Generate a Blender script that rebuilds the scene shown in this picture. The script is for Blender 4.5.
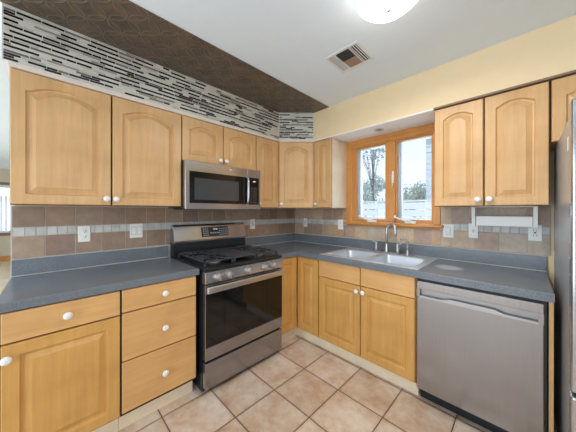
import bpy, bmesh, math, random
from mathutils import Vector, Matrix
R = math.radians
for o in list(bpy.data.objects): bpy.data.objects.remove(o, do_unlink=True)
S = bpy.context.scene
COL = S.collection

# ------------------------------------------------------------------ camera
cam_d = bpy.data.cameras.new('camera'); cam = bpy.data.objects.new('camera', cam_d); COL.objects.link(cam)
cam.location = (2.3074, -2.4401, 1.3332)
cam.rotation_euler = (R(90), R(-0.04), R(45.048))
cam_d.sensor_width = 36; cam_d.lens = 237.15 * 36 / 576
cam_d.shift_y = -5.0 / 576; cam_d.clip_start = 0.02
S.camera = cam

# ------------------------------------------------------------------ world, lights, exposure
W = bpy.data.worlds.new('sky'); S.world = W; W.use_nodes = True
nt = W.node_tree; nt.nodes.clear()
wo = nt.nodes.new('ShaderNodeOutputWorld'); wb = nt.nodes.new('ShaderNodeBackground')
tc = nt.nodes.new('ShaderNodeTexCoord'); sp = nt.nodes.new('ShaderNodeSeparateXYZ'); cr = nt.nodes.new('ShaderNodeValToRGB')
nt.links.new(tc.outputs['Generated'], sp.inputs[0]); nt.links.new(sp.outputs['Z'], cr.inputs[0])
cr.color_ramp.elements[0].color = (0.86, 0.92, 1.0, 1); cr.color_ramp.elements[1].color = (0.42, 0.60, 0.95, 1)
nt.links.new(cr.outputs[0], wb.inputs[0]); wb.inputs[1].default_value = 2.3
nt.links.new(wb.outputs[0], wo.inputs[0])

sun_d = bpy.data.lights.new('sun', 'SUN'); sun_d.energy = 4.5; sun_d.angle = R(3); sun_d.color = (1, .97, .92)
sun = bpy.data.objects.new('sun', sun_d); COL.objects.link(sun); sun.rotation_euler = (R(38), 0, R(-25))
def area(name, loc, rot, sx, sy, power, color):
    l = bpy.data.lights.new(name, 'AREA'); l.shape = 'RECTANGLE'; l.size = sx; l.size_y = sy
    l.energy = power; l.color = color
    o = bpy.data.objects.new(name, l); COL.objects.link(o); o.location = loc; o.rotation_euler = rot
    return o
# fill lamps added at unseen openings behind the camera and in the living room
area('rear_fill_light', (1.55, -4.36, 1.20), (R(90), 0, 0), 2.2, 2.0, 41, (0.70, 0.88, 1.0))
area('side_fill_light', (3.56, -2.5, 1.45), (R(90), 0, R(90)), 1.5, 1.3, 9, (0.74, 0.90, 1.0))
area('living_fill_light', (-2.6, -5.44, 1.35), (R(90), 0, 0), 3.6, 1.9, 120, (0.66, 0.85, 1.0))
area('window_daylight', (1.34, 0.30, 1.68), (R(-90), 0, 0), 0.72, 0.78, 9, (0.80, 0.90, 1.0))
LAMP = 17

S.view_settings.view_transform = 'Standard'; S.view_settings.look = 'None'
S.view_settings.exposure = -0.38; S.view_settings.gamma = 1.0
S.view_settings.use_curve_mapping = False

# ------------------------------------------------------------------ materials
def lin(c):
    return tuple(((v/255)/12.92 if v/255 <= .04045 else ((v/255+.055)/1.055)**2.4) for v in c)
class NT:
    def __init__(s, name):
        s.m = bpy.data.materials.new(name); s.m.use_nodes = True; s.t = s.m.node_tree
        s.b = s.t.nodes['Principled BSDF']; s.out = s.t.nodes['Material Output']
    def n(s, typ, **k):
        x = s.t.nodes.new(typ)
        for a, b in k.items(): setattr(x, a, b)
        return x
    def l(s, a, b): s.t.links.new(a, b)
    def math(s, op, a, b=None, c=None):
        x = s.n('ShaderNodeMath', operation=op)
        for i, v in enumerate((a, b, c)):
            if v is None: continue
            if isinstance(v, (int, float)): x.inputs[i].default_value = v
            else: s.l(v, x.inputs[i])
        return x.outputs[0]
    def coords(s, scale=(1, 1, 1), kind='Object'):
        t = s.n('ShaderNodeTexCoord'); m = s.n('ShaderNodeMapping'); m.inputs['Scale'].default_value = scale
        s.l(t.outputs[kind], m.inputs[0]); return m.outputs[0]
    def noise(s, vec, scale, detail=4, rough=.5):
        x = s.n('ShaderNodeTexNoise'); x.inputs['Scale'].default_value = scale; x.inputs['Detail'].default_value = detail
        x.inputs['Roughness'].default_value = rough; s.l(vec, x.inputs['Vector']); return x.outputs['Fac']
    def ramp(s, fac, stops):
        x = s.n('ShaderNodeValToRGB'); e = x.color_ramp.elements
        while len(e) < len(stops): e.new(.5)
        for i, (p, c) in enumerate(stops): e[i].position = p; e[i].color = (*c, 1)
        s.l(fac, x.inputs[0]); return x.outputs[0]
    def mix(s, a, b, f, mode='MIX'):
        x = s.n('ShaderNodeMix', data_type='RGBA', blend_type=mode)
        for v, i in ((f, 0), (a, 6), (b, 7)):
            if isinstance(v, (int, float)): x.inputs[i].default_value = v
            elif isinstance(v, tuple): x.inputs[i].default_value = (*v, 1)
            else: s.l(v, x.inputs[i])
        return x.outputs[2]
    def bump(s, h, strength=.3, dist=.01):
        x = s.n('ShaderNodeBump'); x.inputs['Strength'].default_value = strength; x.inputs['Distance'].default_value = dist
        s.l(h, x.inputs['Height']); s.l(x.outputs[0], s.b.inputs['Normal'])
def plain(name, rgb, rough=.5, metal=0, var=.06, scale=12, bump=0, spec=.5, coat=0):
    k = NT(name); c = lin(rgb); k.b.inputs['Roughness'].default_value = rough; k.b.inputs['Metallic'].default_value = metal
    k.b.inputs['Specular IOR Level'].default_value = spec; k.b.inputs['Coat Weight'].default_value = coat
    f = k.noise(k.coords(), scale)
    k.l(k.ramp(f, [(.3, tuple(v*(1-var) for v in c)), (.7, tuple(min(1, v*(1+var)) for v in c))]), k.b.inputs['Base Color'])
    if bump: k.bump(k.noise(k.coords(), scale*12), bump, .002)
    return k.m
def wood(name, rgb, horiz=False, rough=.42, depth=.10):
    k = NT(name); c = lin(rgb)
    sc = (1.2, 22, 22) if horiz else (22, 22, 1.2)
    f = k.noise(k.coords(sc), 1.6, 5, .6); g = k.noise(k.coords((1, 1, 1)), 5, 3)
    f2 = k.noise(k.coords(tuple(v*4 for v in sc)), 1.0, 2)
    a = k.ramp(f, [(.25, tuple(v*(1-depth*q) for v, q in zip(c, (1, 1.5, 2.2)))), (.75, tuple(v*(1+depth*.6) for v in c))])
    b = k.ramp(g, [(.3, (.90, .865, .81)), (.7, (1.05, 1.06, 1.07))])
    d = k.ramp(f2, [(.35, (.97, .955, .935)), (.6, (1, 1, 1))])
    x = k.mix(k.mix(a, b, 1.0, 'MULTIPLY'), d, 1.0, 'MULTIPLY')
    k.l(x, k.b.inputs['Base Color']); k.b.inputs['Roughness'].default_value = rough
    k.b.inputs['Coat Weight'].default_value = .06; k.b.inputs['Coat Roughness'].default_value = .25
    return k.m
def steel(name, rgb, rough=.3, axis='x', metal=.9):
    k = NT(name); c = lin(rgb); sc = {'x': (2, 60, 220), 'z': (220, 60, 1.5)}[axis]
    f = k.noise(k.coords(sc), 2.0, 3)
    k.l(k.ramp(f, [(.3, tuple(v*.93 for v in c)), (.7, tuple(v*1.05 for v in c))]), k.b.inputs['Base Color'])
    k.b.inputs['Metallic'].default_value = metal; k.b.inputs['Roughness'].default_value = rough
    k.bump(f, .06, .001)
    return k.m
def attr_tile(name, rough, mottled=.2, bump=.1, scale=18):
    k = NT(name); a = k.n('ShaderNodeAttribute', attribute_name='Col')
    f = k.noise(k.coords(), scale, 5, .6)
    b = k.ramp(f, [(.3, (1-mottled,)*3), (.7, (1+mottled*.4,)*3)])
    k.l(k.mix(a.outputs['Color'], b, 1.0, 'MULTIPLY'), k.b.inputs['Base Color'])
    k.b.inputs['Roughness'].default_value = rough
    if bump: k.bump(f, bump, .002)
    return k.m

M = {}
M['maple'] = wood('maple', (216, 175, 124)); M['maple_h'] = wood('maple_horizontal', (216, 175, 124), True)
M['maple_low'] = wood('maple_base', (214, 164, 92)); M['maple_low_h'] = wood('maple_base_horizontal', (221, 173, 114), True)  # same maple, with the warm light's orange put into the base tints
M['oak'] = wood('window_wood', (214, 150, 78)); M['oak_h'] = wood('window_wood_horizontal', (214, 150, 78), True)
M['end_panel'] = wood('pale_panel', (232, 214, 188), depth=.04)
M['toe'] = plain('toe_kick_cream', (244, 228, 200), .5)
M['gap_shade'] = plain('door_gap_shade', (70, 48, 30), .8)  # shade in the door gaps, painted as dark brown on the body fronts
M['knob'] = plain('white_ceramic', (240, 238, 234), .18, var=.01, coat=.5)
M['steel'] = steel('brushed_steel', (192, 192, 195), .17); M['steel_v'] = steel('brushed_steel_vertical', (166, 164, 164), .20, 'z')
M['steel_dull'] = steel('satin_steel', (165, 160, 158), .38); M['knob_steel'] = plain('satin_knob_metal', (176, 172, 168), .42, .8, .02); M['steel_front'] = steel('brushed_steel_front', (160, 158, 160), .20); M['chrome'] = plain('brushed_nickel', (205, 205, 206), .34, 1, .02)  # front steel: same metal with a dark floor reflection put into its colour
M['sink'] = steel('sink_steel', (216, 222, 230), .36, metal=.65)
M['black_gloss'] = plain('black_glass', (14, 15, 17), .08, var=.02, spec=.5)
M['oven_glass'] = plain('oven_window_glass', (24, 22, 21), .07, var=.05)
M['mw_glass'] = plain('microwave_window_screen', (66, 68, 72), .16, var=.04)
M['black'] = plain('black_enamel', (34, 36, 41), .2); M['iron'] = plain('cast_iron', (56, 58, 63), .3, bump=.1)
M['griddle'] = plain('griddle_plate', (64, 67, 73), .34)
M['grey_dark'] = plain('charcoal_steel', (172, 174, 180), .26, .25, .03)
M['white'] = plain('white_plastic', (244, 243, 240), .3, var=.01); M['white_dim'] = plain('grey_plastic_detail', (176, 176, 172), .5)
M['slot'] = plain('socket_slot', (40, 38, 36), .6)
M['wall_y'] = plain('cream_yellow_paint', (240, 216, 176), .7, var=.015, bump=.05)
M['wall_w'] = plain('off_white_paint', (232, 232, 232), .7, var=.015, bump=.05)
M['wall_b'] = plain('beige_paint', (214, 200, 178), .7, var=.015)
M['ceil'] = plain('ceiling_paint', (234, 244, 252), .75, var=.01, bump=.04)
M['under'] = plain('soffit_underside_paint', (248, 242, 236), .75, var=.01)
M['trim_w'] = plain('white_trim_paint', (226, 214, 202), .5, var=.02); M['trim_b'] = plain('brown_trim', (138, 112, 90), .5)
M['caulk'] = plain('caulk', (206, 204, 198), .6); M['vent'] = plain('vent_white_metal', (226, 226, 226), .45, var=.01)
M['vent_dark'] = plain('duct_dark', (52, 50, 50), .7); M['vent_brown'] = plain('duct_dusty', (165, 140, 116), .8)
M['emblem'] = plain('silver_emblem', (226, 226, 230), .25, .8, .01); M['button'] = plain('pale_button_print', (190, 194, 200), .5)
M['screenlcd'] = plain('dark_display', (48, 54, 62), .2)
M['vinyl'] = plain('white_vinyl', (226, 232, 238), .5, var=.01); M['siding'] = plain('blue_white_siding', (196, 210, 222), .6, var=.02)
M['roof'] = plain('grey_shingle', (128, 132, 138), .9, var=.15); M['grass'] = plain('lawn', (110, 128, 84), .95, var=.2)
M['bark'] = plain('bark', (96, 84, 74), .9, var=.2); M['leaf'] = plain('leaf_green', (150, 162, 142), .7, var=.35, scale=3)
M['leaf2'] = plain('leaf_pale_green', (176, 186, 176), .7, var=.35, scale=3)
M['livfloor'] = wood('laminate_floor', (232, 210, 178), True)
M['grout'] = plain('backsplash_grout', (188, 180, 170), .9); M['grout_w'] = plain('mosaic_grout', (214, 210, 202), .9)
M['tile'] = attr_tile('ceramic_wall_tile', .38, .22); M['mosaic'] = attr_tile('glass_mosaic', .22, .08, 0)
M['plug'] = plain('recessed_trim_ring', (206, 200, 196), .5)
M['label'] = plain('paper_label', (206, 200, 190), .6)

def mk_counter():
    k = NT('blue_grey_laminate'); v = k.coords()
    f = k.noise(v, 260, 2, .7); g = k.noise(v, 8, 3)
    a = k.ramp(f, [(.35, lin((92, 98, 106))), (.5, lin((112, 119, 127))), (.68, lin((136, 142, 149)))])
    b = k.ramp(g, [(.3, (.94, .94, .94)), (.7, (1.05, 1.05, 1.05))])
    t = k.n('ShaderNodeTexCoord'); s = k.n('ShaderNodeSeparateXYZ'); k.l(t.outputs['Object'], s.inputs[0])
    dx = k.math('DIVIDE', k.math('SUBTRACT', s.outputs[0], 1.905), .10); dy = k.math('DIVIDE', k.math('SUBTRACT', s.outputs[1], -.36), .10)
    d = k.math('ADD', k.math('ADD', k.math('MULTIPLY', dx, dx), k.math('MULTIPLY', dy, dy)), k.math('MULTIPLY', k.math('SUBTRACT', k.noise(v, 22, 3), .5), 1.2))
    pale_patch = k.ramp(d, [(.35, (.75, .75, .75)), (1.0, (0, 0, 0))])  # rounded pale patch with a ragged edge, mixed in right of the sink
    col = k.mix(k.mix(a, b, 1.0, 'MULTIPLY'), lin((196, 202, 208)), pale_patch)
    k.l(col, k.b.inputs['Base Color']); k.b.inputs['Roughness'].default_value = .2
    k.bump(f, .05, .001); return k.m
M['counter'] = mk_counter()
def mk_floor():
    k = NT('ceramic_floor_tile'); t = k.n('ShaderNodeTexCoord'); s = k.n('ShaderNodeSeparateXYZ'); k.l(t.outputs['Object'], s.inputs[0])
    P = .3355
    ux = k.math('DIVIDE', k.math('SUBTRACT', s.outputs[0], .985-20*P), P); uy = k.math('DIVIDE', k.math('ADD', s.outputs[1], .59+40*P), P)
    fx = k.math('FRACT', ux); fy = k.math('FRACT', uy)
    ex = k.math('MINIMUM', fx, k.math('SUBTRACT', 1, fx)); ey = k.math('MINIMUM', fy, k.math('SUBTRACT', 1, fy))
    e = k.math('MINIMUM', ex, ey)
    cv = k.n('ShaderNodeCombineXYZ'); k.l(k.math('FLOOR', ux), cv.inputs[0]); k.l(k.math('FLOOR', uy), cv.inputs[1])
    wn = k.n('ShaderNodeTexWhiteNoise', noise_dimensions='3D'); k.l(cv.outputs[0], wn.inputs['Vector'])
    # offset the mottling per tile
    off = k.n('ShaderNodeVectorMath', operation='SCALE'); k.l(wn.outputs['Color'], off.inputs[0]); off.inputs[3].default_value = 9
    add = k.n('ShaderNodeVectorMath', operation='ADD'); k.l(t.outputs['Object'], add.inputs[0]); k.l(off.outputs[0], add.inputs[1])
    n1 = k.noise(add.outputs[0], 5.5, 6, .62); n2 = k.noise(add.outputs[0], 26, 4, .6)
    c = k.ramp(n1, [(.30, lin((192, 154, 126))), (.45, lin((212, 186, 162))), (.60, lin((224, 208, 192)))])
    c2 = k.ramp(n2, [(.3, (.90, .88, .86)), (.62, (1.03, 1.03, 1.03))])
    c3 = k.ramp(wn.outputs['Value'], [(0, (.93, .90, .87)), (1, (1.05, 1.05, 1.06))])
    col = k.mix(k.mix(c, c2, 1.0, 'MULTIPLY'), c3, 1.0, 'MULTIPLY')
    edge = k.ramp(k.math('ADD', e, k.math('MULTIPLY', k.math('SUBTRACT', n2, .5), .03)), [(.0, (.80, .72, .66)), (.05, (1, 1, 1))])
    col = k.mix(col, edge, 1.0, 'MULTIPLY')
    g = k.math('LESS_THAN', e, .0085)
    k.l(k.mix(col, lin((92, 70, 58)), g), k.b.inputs['Base Color'])
    h = k.n('ShaderNodeMapRange'); h.inputs[1].default_value = 0; h.inputs[2].default_value = .018; k.l(e, h.inputs[0])
    k.bump(k.math('ADD', h.outputs[0], k.math('MULTIPLY', n2, .12)), .5, .004)
    k.b.inputs['Roughness'].default_value = .42; return k.m
M['floor'] = mk_floor()
def mk_tin():
    k = NT('pressed_bronze_tin'); t = k.n('ShaderNodeTexCoord'); s = k.n('ShaderNodeSeparateXYZ'); k.l(t.outputs['Object'], s.inputs[0])
    P = .17; hs = []
    for ox, oy in ((0, 0), (.5, .5), (.5, 0), (0, .5)):
        a = k.math('SUBTRACT', k.math('FRACT', k.math('ADD', k.math('DIVIDE', s.outputs[0], P), 50+ox)), .5)
        b = k.math('SUBTRACT', k.math('FRACT', k.math('ADD', k.math('DIVIDE', s.outputs[1], P), 50+oy)), .5)
        r = k.math('SQRT', k.math('ADD', k.math('MULTIPLY', a, a), k.math('MULTIPLY', b, b)))
        d = k.math('ABSOLUTE', k.math('SUBTRACT', r, .47 if ox == oy else .3))
        hs.append(k.math('MAXIMUM', k.math('SUBTRACT', 1, k.math('MULTIPLY', d, 22)), 0))
    h = k.math('MAXIMUM', hs[0], hs[1])
    f = k.noise(k.coords(), 9, 5, .65); f2 = k.noise(k.coords(), 40, 3)
    c = k.ramp(f, [(.3, lin((86, 76, 68))), (.55, lin((112, 100, 88))), (.8, lin((150, 110, 78)))])
    c = k.mix(c, lin((150, 132, 112)), k.math('MULTIPLY', h, .35))
    k.l(c, k.b.inputs['Base Color']); k.b.inputs['Roughness'].default_value = .42; k.b.inputs['Metallic'].default_value = .3
    k.bump(k.math('ADD', h, k.math('MULTIPLY', f2, .3)), .6, .006); return k.m
M['tin'] = mk_tin()
def mk_glass():
    k = NT('window_glass'); tr = k.n('ShaderNodeBsdfTransparent'); gl = k.n('ShaderNodeBsdfGlossy'); mx = k.n('ShaderNodeMixShader'); fr = k.n('ShaderNodeFresnel')
    gl.inputs['Roughness'].default_value = .02; tr.inputs[0].default_value = (.96, .98, 1, 1); fr.inputs[0].default_value = 1.35
    k.l(fr.outputs[0], mx.inputs[0]); k.l(tr.outputs[0], mx.inputs[1]); k.l(gl.outputs[0], mx.inputs[2]); k.l(mx.outputs[0], k.out.inputs[0]); return k.m
M['glass'] = mk_glass()
def mk_screen():
    k = NT('insect_screen'); tr = k.n('ShaderNodeBsdfTransparent'); df = k.n('ShaderNodeBsdfDiffuse'); mx = k.n('ShaderNodeMixShader')
    t = k.n('ShaderNodeTexCoord'); s = k.n('ShaderNodeSeparateXYZ'); k.l(t.outputs['Object'], s.inputs[0])
    a = k.math('LESS_THAN', k.math('FRACT', k.math('MULTIPLY', s.outputs[0], 110)), .16)
    b = k.math('LESS_THAN', k.math('FRACT', k.math('MULTIPLY', s.outputs[2], 110)), .16)
    df.inputs[0].default_value = (*lin((176, 190, 200)), 1)
    k.l(k.math('MAXIMUM', a, b), mx.inputs[0]); k.l(tr.outputs[0], mx.inputs[1]); k.l(df.outputs[0], mx.inputs[2]); k.l(mx.outputs[0], k.out.inputs[0]); return k.m
M['screen'] = mk_screen()
def mk_emit(name, col, st):
    k = NT(name); k.b.inputs['Emission Color'].default_value = (*col, 1); k.b.inputs['Emission Strength'].default_value = st
    k.b.inputs['Base Color'].default_value = (.9, .9, .88, 1); return k.m
M['lamp'] = mk_emit('frosted_lamp_glass', (1.0, .97, .92), 8.0)
M['led'] = mk_emit('lit_clock_digits', (.75, .9, 1.0), .6)

# ------------------------------------------------------------------ mesh helpers
class MB:
    def __init__(s): s.bm = bmesh.new(); s.cols = {}
    def box(s, x0, x1, y0, y1, z0, z1, bev=0, mi=0, seg=2):
        x0, x1 = min(x0, x1), max(x0, x1); y0, y1 = min(y0, y1), max(y0, y1); z0, z1 = min(z0, z1), max(z0, z1)
        t = bmesh.new()
        v = [t.verts.new((x, y, z)) for x in (x0, x1) for y in (y0, y1) for z in (z0, z1)]
        for f in ((0, 1, 3, 2), (4, 6, 7, 5), (0, 4, 5, 1), (2, 3, 7, 6), (0, 2, 6, 4), (1, 5, 7, 3)): t.faces.new([v[i] for i in f])
        if bev:
            b = min(bev, .45*min(x1-x0, y1-y0, z1-z0))
            bmesh.ops.bevel(t, geom=t.edges[:], offset=b, segments=seg, profile=.5, affect='EDGES')
        return s.add(t, mi)
    def add(s, t, mi=0, mat=None):
        mp = {}
        for v in t.verts: mp[v] = s.bm.verts.new(mat @ v.co if mat else v.co)
        for f in t.faces:
            try:
                g = s.bm.faces.new([mp[v] for v in f.verts]); g.material_index = mi if mi >= 0 else f.material_index; g.smooth = f.smooth
            except ValueError: pass
        t.free(); return s
    def prism(s, pts, axis, a, b, bev=0, mi=0):
        """pts: 2D outline; axis: the extruded axis"""
        t = bmesh.new()
        def P(p, h): return {'x': (h, p[0], p[1]), 'y': (p[0], h, p[1]), 'z': (p[0], p[1], h)}[axis]
        A = [t.verts.new(P(p, a)) for p in pts]; B = [t.verts.new(P(p, b)) for p in pts]
        n = len(pts); t.faces.new(A); t.faces.new(B[::-1])
        for i in range(n): t.faces.new([A[i], B[i], B[(i+1) % n], A[(i+1) % n]])
        bmesh.ops.recalc_face_normals(t, faces=t.faces[:])
        if bev: bmesh.ops.bevel(t, geom=t.edges[:], offset=bev, segments=2, profile=.5, affect='EDGES')
        return s.add(t, mi)
    def lathe(s, prof, c=(0, 0, 0), axis='z', n=24, mi=0):
        """prof: list of (radius, height) along axis"""
        t = bmesh.new(); rings = []
        for r, h in prof:
            ring = []
            for i in range(n):
                a = 2*math.pi*i/n; u, v = r*math.cos(a), r*math.sin(a)
                p = {'z': (u, v, h), 'y': (u, -h, v), 'x': (h, u, v)}[axis]
                ring.append(t.verts.new((p[0]+c[0], p[1]+c[1], p[2]+c[2])))
            rings.append(ring)
        for a, b in zip(rings, rings[1:]):
            for i in range(n):
                f = t.faces.new([a[i], a[(i+1) % n], b[(i+1) % n], b[i]]); f.smooth = True
        for rg, pr in ((rings[0], prof[0]), (rings[-1], prof[-1])):
            if pr[0] > 1e-4: t.faces.new(rg)
        bmesh.ops.remove_doubles(t, verts=t.verts[:], dist=1e-5)
        bmesh.ops.recalc_face_normals(t, faces=t.faces[:])
        return s.add(t, mi)
    def tube(s, pts, r, n=12, mi=0):
        pts = [Vector(p) for p in pts]; rs = r if isinstance(r, (list, tuple)) else [r]*len(pts)
        t = bmesh.new(); rings = []; ref = None
        for i, p in enumerate(pts):
            d = (pts[min(i+1, len(pts)-1)]-pts[max(i-1, 0)]).normalized()
            if ref is None: ref = d.orthogonal().normalized()
            ref = (ref - d*ref.dot(d)).normalized(); w = d.cross(ref)
            rings.append([t.verts.new(p+(ref*math.cos(2*math.pi*k/n)+w*math.sin(2*math.pi*k/n))*rs[i]) for k in range(n)])
        for a, b in zip(rings, rings[1:]):
            for i in range(n):
                f = t.faces.new([a[i], a[(i+1) % n], b[(i+1) % n], b[i]]); f.smooth = True
        t.faces.new(rings[0]); t.faces.new(rings[-1])
        bmesh.ops.recalc_face_normals(t, faces=t.faces[:])
        return s.add(t, mi)
    def build(s, name, mats, parent=None, loc=None, rz=0):
        me = bpy.data.meshes.new(name); s.bm.to_mesh(me); s.bm.free()
        for m in (mats if isinstance(mats, (list, tuple)) else [mats]): me.materials.append(M[m] if isinstance(m, str) else m)
        o = bpy.data.objects.new(name, me); COL.objects.link(o)
        if parent: o.parent = parent
        if loc: o.location = loc
        if rz: o.rotation_euler.z = rz
        return o
def tag(o, label=None, cat=None, group=None, kind=None):
    if label: o['label'] = label
    if cat: o['category'] = cat
    if group: o['group'] = group
    if kind: o['kind'] = kind
    return o
def thing(name, loc, rz, label, cat, group=None):
    o = bpy.data.objects.new(name, None); COL.objects.link(o); o.location = loc; o.rotation_euler.z = rz
    o.empty_display_size = .1
    return tag(o, label, cat, group)
def box(name, mats, x0, x1, y0, y1, z0, z1, bev=0, parent=None):
    return MB().box(x0, x1, y0, y1, z0, z1, bev).build(name, mats, parent)
def struct(o, label=None, cat=None): return tag(o, label, cat, kind='structure')
L90 = R(90)

# ------------------------------------------------------------------ room shell
H = 2.455
struct(box('floor', 'floor', 0, 3.6, -4.4, 0, -.05, 0), 'beige and salmon ceramic floor tiles with dark grout', 'floor')
struct(box('floor_living', 'livfloor', -7.5, -.001, -5.5, -1.0, -.05, 0), 'tan laminate floor of the room beyond the left wall', 'floor')
struct(box('ceiling', 'ceil', -7.5, 3.6, -5.5, .12, H, H+.08), 'smooth white painted ceiling', 'ceiling')
struct(box('wall_left', 'wall_w', -.12, 0, -2.622, .12, 0, H-.001), 'wall behind the stove and upper cabinets', 'wall')
# window wall with its opening
wx0, wx1, wz0, wz1 = .895, 1.7206, 1.215, 2.0503
m = MB(); m.box(.001, wx0, 0, .12, 0, H-.001).box(wx1, 3.72, 0, .12, 0, H-.001).box(wx0, wx1, 0, .12, 0, wz0).box(wx0, wx1, 0, .12, wz1, H-.001)
struct(m.build('wall_window_side', 'wall_y'), 'wall holding the wooden sink window', 'wall')
m = MB(); m.box(3.6, 3.72, -4.4, -3.25, 0, H-.001).box(3.6, 3.72, -1.75, -.001, 0, H-.001).box(3.6, 3.72, -3.25, -1.75, 0, .8).box(3.6, 3.72, -3.25, -1.75, 2.1, H-.001)
struct(m.build('wall_right', 'wall_b'))
m = MB(); m.box(.001, .4, -4.52, -4.4, 0, H-.001).box(2.7, 3.72, -4.52, -4.4, 0, H-.001).box(.4, 2.7, -4.52, -4.4, 2.25, H-.001).box(.4, 2.7, -4.52, -4.4, 0, .15)
struct(m.build('wall_back', 'wall_b'))
m = MB(); m.box(-7.5, -4.5, -5.62, -5.5, 0, H-.001).box(-.7, -.001, -5.62, -5.5, 0, H-.001).box(-4.5, -.7, -5.62, -5.5, 0, .4).box(-4.5, -.7, -5.62, -5.5, 2.3, H-.001)
struct(m.build('wall_living_back', 'wall_b'))
struct(box('wall_living_side', 'wall_b', -.001, .0, -5.5, -4.521, 0, H-.001))
struct(box('wall_living_front', 'wall_b', -7.5, -.121, -1.0, -.88, 0, H-.001))
m = MB(); m.box(-7.62, -7.5, -5.5, -4.1, 0, H-.001).box(-7.62, -7.5, -2.3, -1.0, 0, H-.001).box(-7.62, -7.5, -4.1, -2.3, 0, .75).box(-7.62, -7.5, -4.1, -2.3, 2.02, H-.001)
struct(m.build('wall_living_far', 'wall_b'), 'beige far wall of the neighbouring room', 'wall')
struct(box('baseboard_living', 'oak_h', -7.499, -7.48, -5.49, -1.01, .001, .13))
w2 = tag(thing('window_2', (-7.5, -3.2, .75), 0, 'distant white framed window with vertical blinds in the neighbouring room', 'window'), kind='structure')
m = MB(); m.box(0, .04, -.95, .95, -.08, 0).box(0, .02, -.95, .95, 1.27, 1.34); m.build('sill', 'trim_b', w2)
m = MB(); m.box(-.08, -.02, -.9, .9, 0, .05).box(-.08, -.02, -.9, .9, 1.2, 1.27).box(-.08, -.02, -.9, -.85, 0, 1.27).box(-.08, -.02, .85, .9, 0, 1.27).box(-.08, -.02, -.03, .03, 0, 1.27); m.build('frame', 'vinyl', w2)
m = MB()
for i in range(22): y = -.84+i*.08; m.prism([(.0, y), (.004, y), (.05, y+.05), (.046, y+.05)], 'z', .05, .98)
m.build('vertical_blinds', 'vinyl', w2)

# soffits, ceiling strip
struct(MB().prism([(.001, -2.628), (.325, -2.628), (.325, -.607), (.604, -.325), (.604, -.001), (.001, -.001)], 'z', 2.147, H-.001).build('soffit_left', 'wall_w'), 'boxed soffit above the left cabinets', 'soffit')
m = MB(); m.box(.606, 3.599, -.325, -.001, 2.137, H-.001); o = m.build('soffit_window_side', ['wall_y', 'under'])
for p in o.data.polygons:
    if p.normal.z < -.9: p.material_index = 1
struct(o, 'cream yellow soffit above the window and right cabinets', 'soffit')
# pale strip under the mosaic, brown strip over the right cabinets
struct(MB().prism([(.001, -2.604), (.334, -2.604), (.334, -.604), (.602, -.333), (.602, -.001), (.001, -.001)], 'z', 2.119, 2.146).build('trim_1', 'trim_w'), 'pale strip between the mosaic and the left upper cabinets', 'trim')
struct(box('trim_2', 'trim_b', 1.80, 3.59, -.338, -.002, 2.1225, 2.136, .002), 'thin brown strip above the right upper cabinets', 'trim')
struct(box('trim_3', 'wall_y', .606, 1.798, -.325, -.002, 2.1235, 2.1365)).data.materials[0] = M['under']
tag(MB().prism([(.327, -4.38), (.815, -4.38), (.815, -.327), (.61, -.327), (.335, -.607), (.327, -.62)], 'z', H-.006, H-.001).build('pressed_tin_panel', 'tin'),
    'dark bronze pressed tin strip fixed to the ceiling above the mosaic', 'ceiling panel')
struct(box('baseboard_right', 'trim_w', 3.58, 3.599, -4.39, -1.2, .001, .1))

# ------------------------------------------------------------------ tiles
def tiles_obj(name, quads, grout, gm, tm, label, cat, thick=.006):
    """quads: (origin, u vector, v vector, normal, [(u0,u1,v0,v1,color)])"""
    bm = bmesh.new(); cl = bm.loops.layers.float_color.new('Col')
    for (o, u, v, n, rects, (gu0, gu1, gv0, gv1)) in quads:
        o, u, v, n = map(Vector, (o, u, v, n))
        def quadbox(a, b, c, d, h0, h1, mi, colr):
            q = [(a, c), (b, c), (b, d), (a, d)]
            lo = [bm.verts.new(o+u*x+v*y+n*h0) for x, y in q]; e = .0012 if mi else 0
            q2 = [(a+e, c+e), (b-e, c+e), (b-e, d-e), (a+e, d-e)]
            hi = [bm.verts.new(o+u*x+v*y+n*h1) for x, y in q2]
            fs = [bm.faces.new(hi)]+[bm.faces.new([lo[i], lo[(i+1) % 4], hi[(i+1) % 4], hi[i]]) for i in range(4)]
            for f in fs:
                f.material_index = mi
                for l in f.loops: l[cl] = (*colr, 1)
        quadbox(gu0, gu1, gv0, gv1, .0005, thick*.6, 0, (1, 1, 1))
        for (a, b, c, d, colr) in rects: quadbox(a, b, c, d, thick*.6, thick, 1, colr)
    bmesh.ops.recalc_face_normals(bm, faces=bm.faces[:])
    me = bpy.data.meshes.new(name); bm.to_mesh(me); bm.free(); me.materials.append(M[gm]); me.materials.append(M[tm])
    ob = bpy.data.objects.new(name, me); COL.objects.link(ob); return tag(ob, label, cat)
rnd = random.Random(7)
def back_rects(u0, u1, z0, off, pal, pitch=.1525, top=1.362):
    r = []; g = .0022
    def row(za, zb, p, o, cols, gap):
        n0 = math.floor((u0-o)/p)
        for i in range(n0, n0+int((u1-u0)/p)+3):
            a = max(u0, o+i*p); b = min(u1, o+(i+1)*p)
            if b-a > .008:
                c = rnd.choice(cols); j = rnd.uniform(.93, 1.06)
                r.append((a+gap, b-gap, za+gap, zb-gap, tuple(v*j for v in lin(c))))
    row(z0, 1.168, pitch, off, pal, g); row(1.226, top, pitch, off, [tuple(v*.96 for v in c) for c in pal], g)  # upper row slightly darkened: shade under the cabinets put into its colour
    row(1.168, 1.226, .0508, off+.01, [(206, 205, 203), (200, 199, 198), (212, 211, 208)], .0022)
    return r
palL = [(160, 134, 116), (156, 132, 112), (170, 146, 124), (150, 124, 110), (164, 134, 112)]
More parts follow.
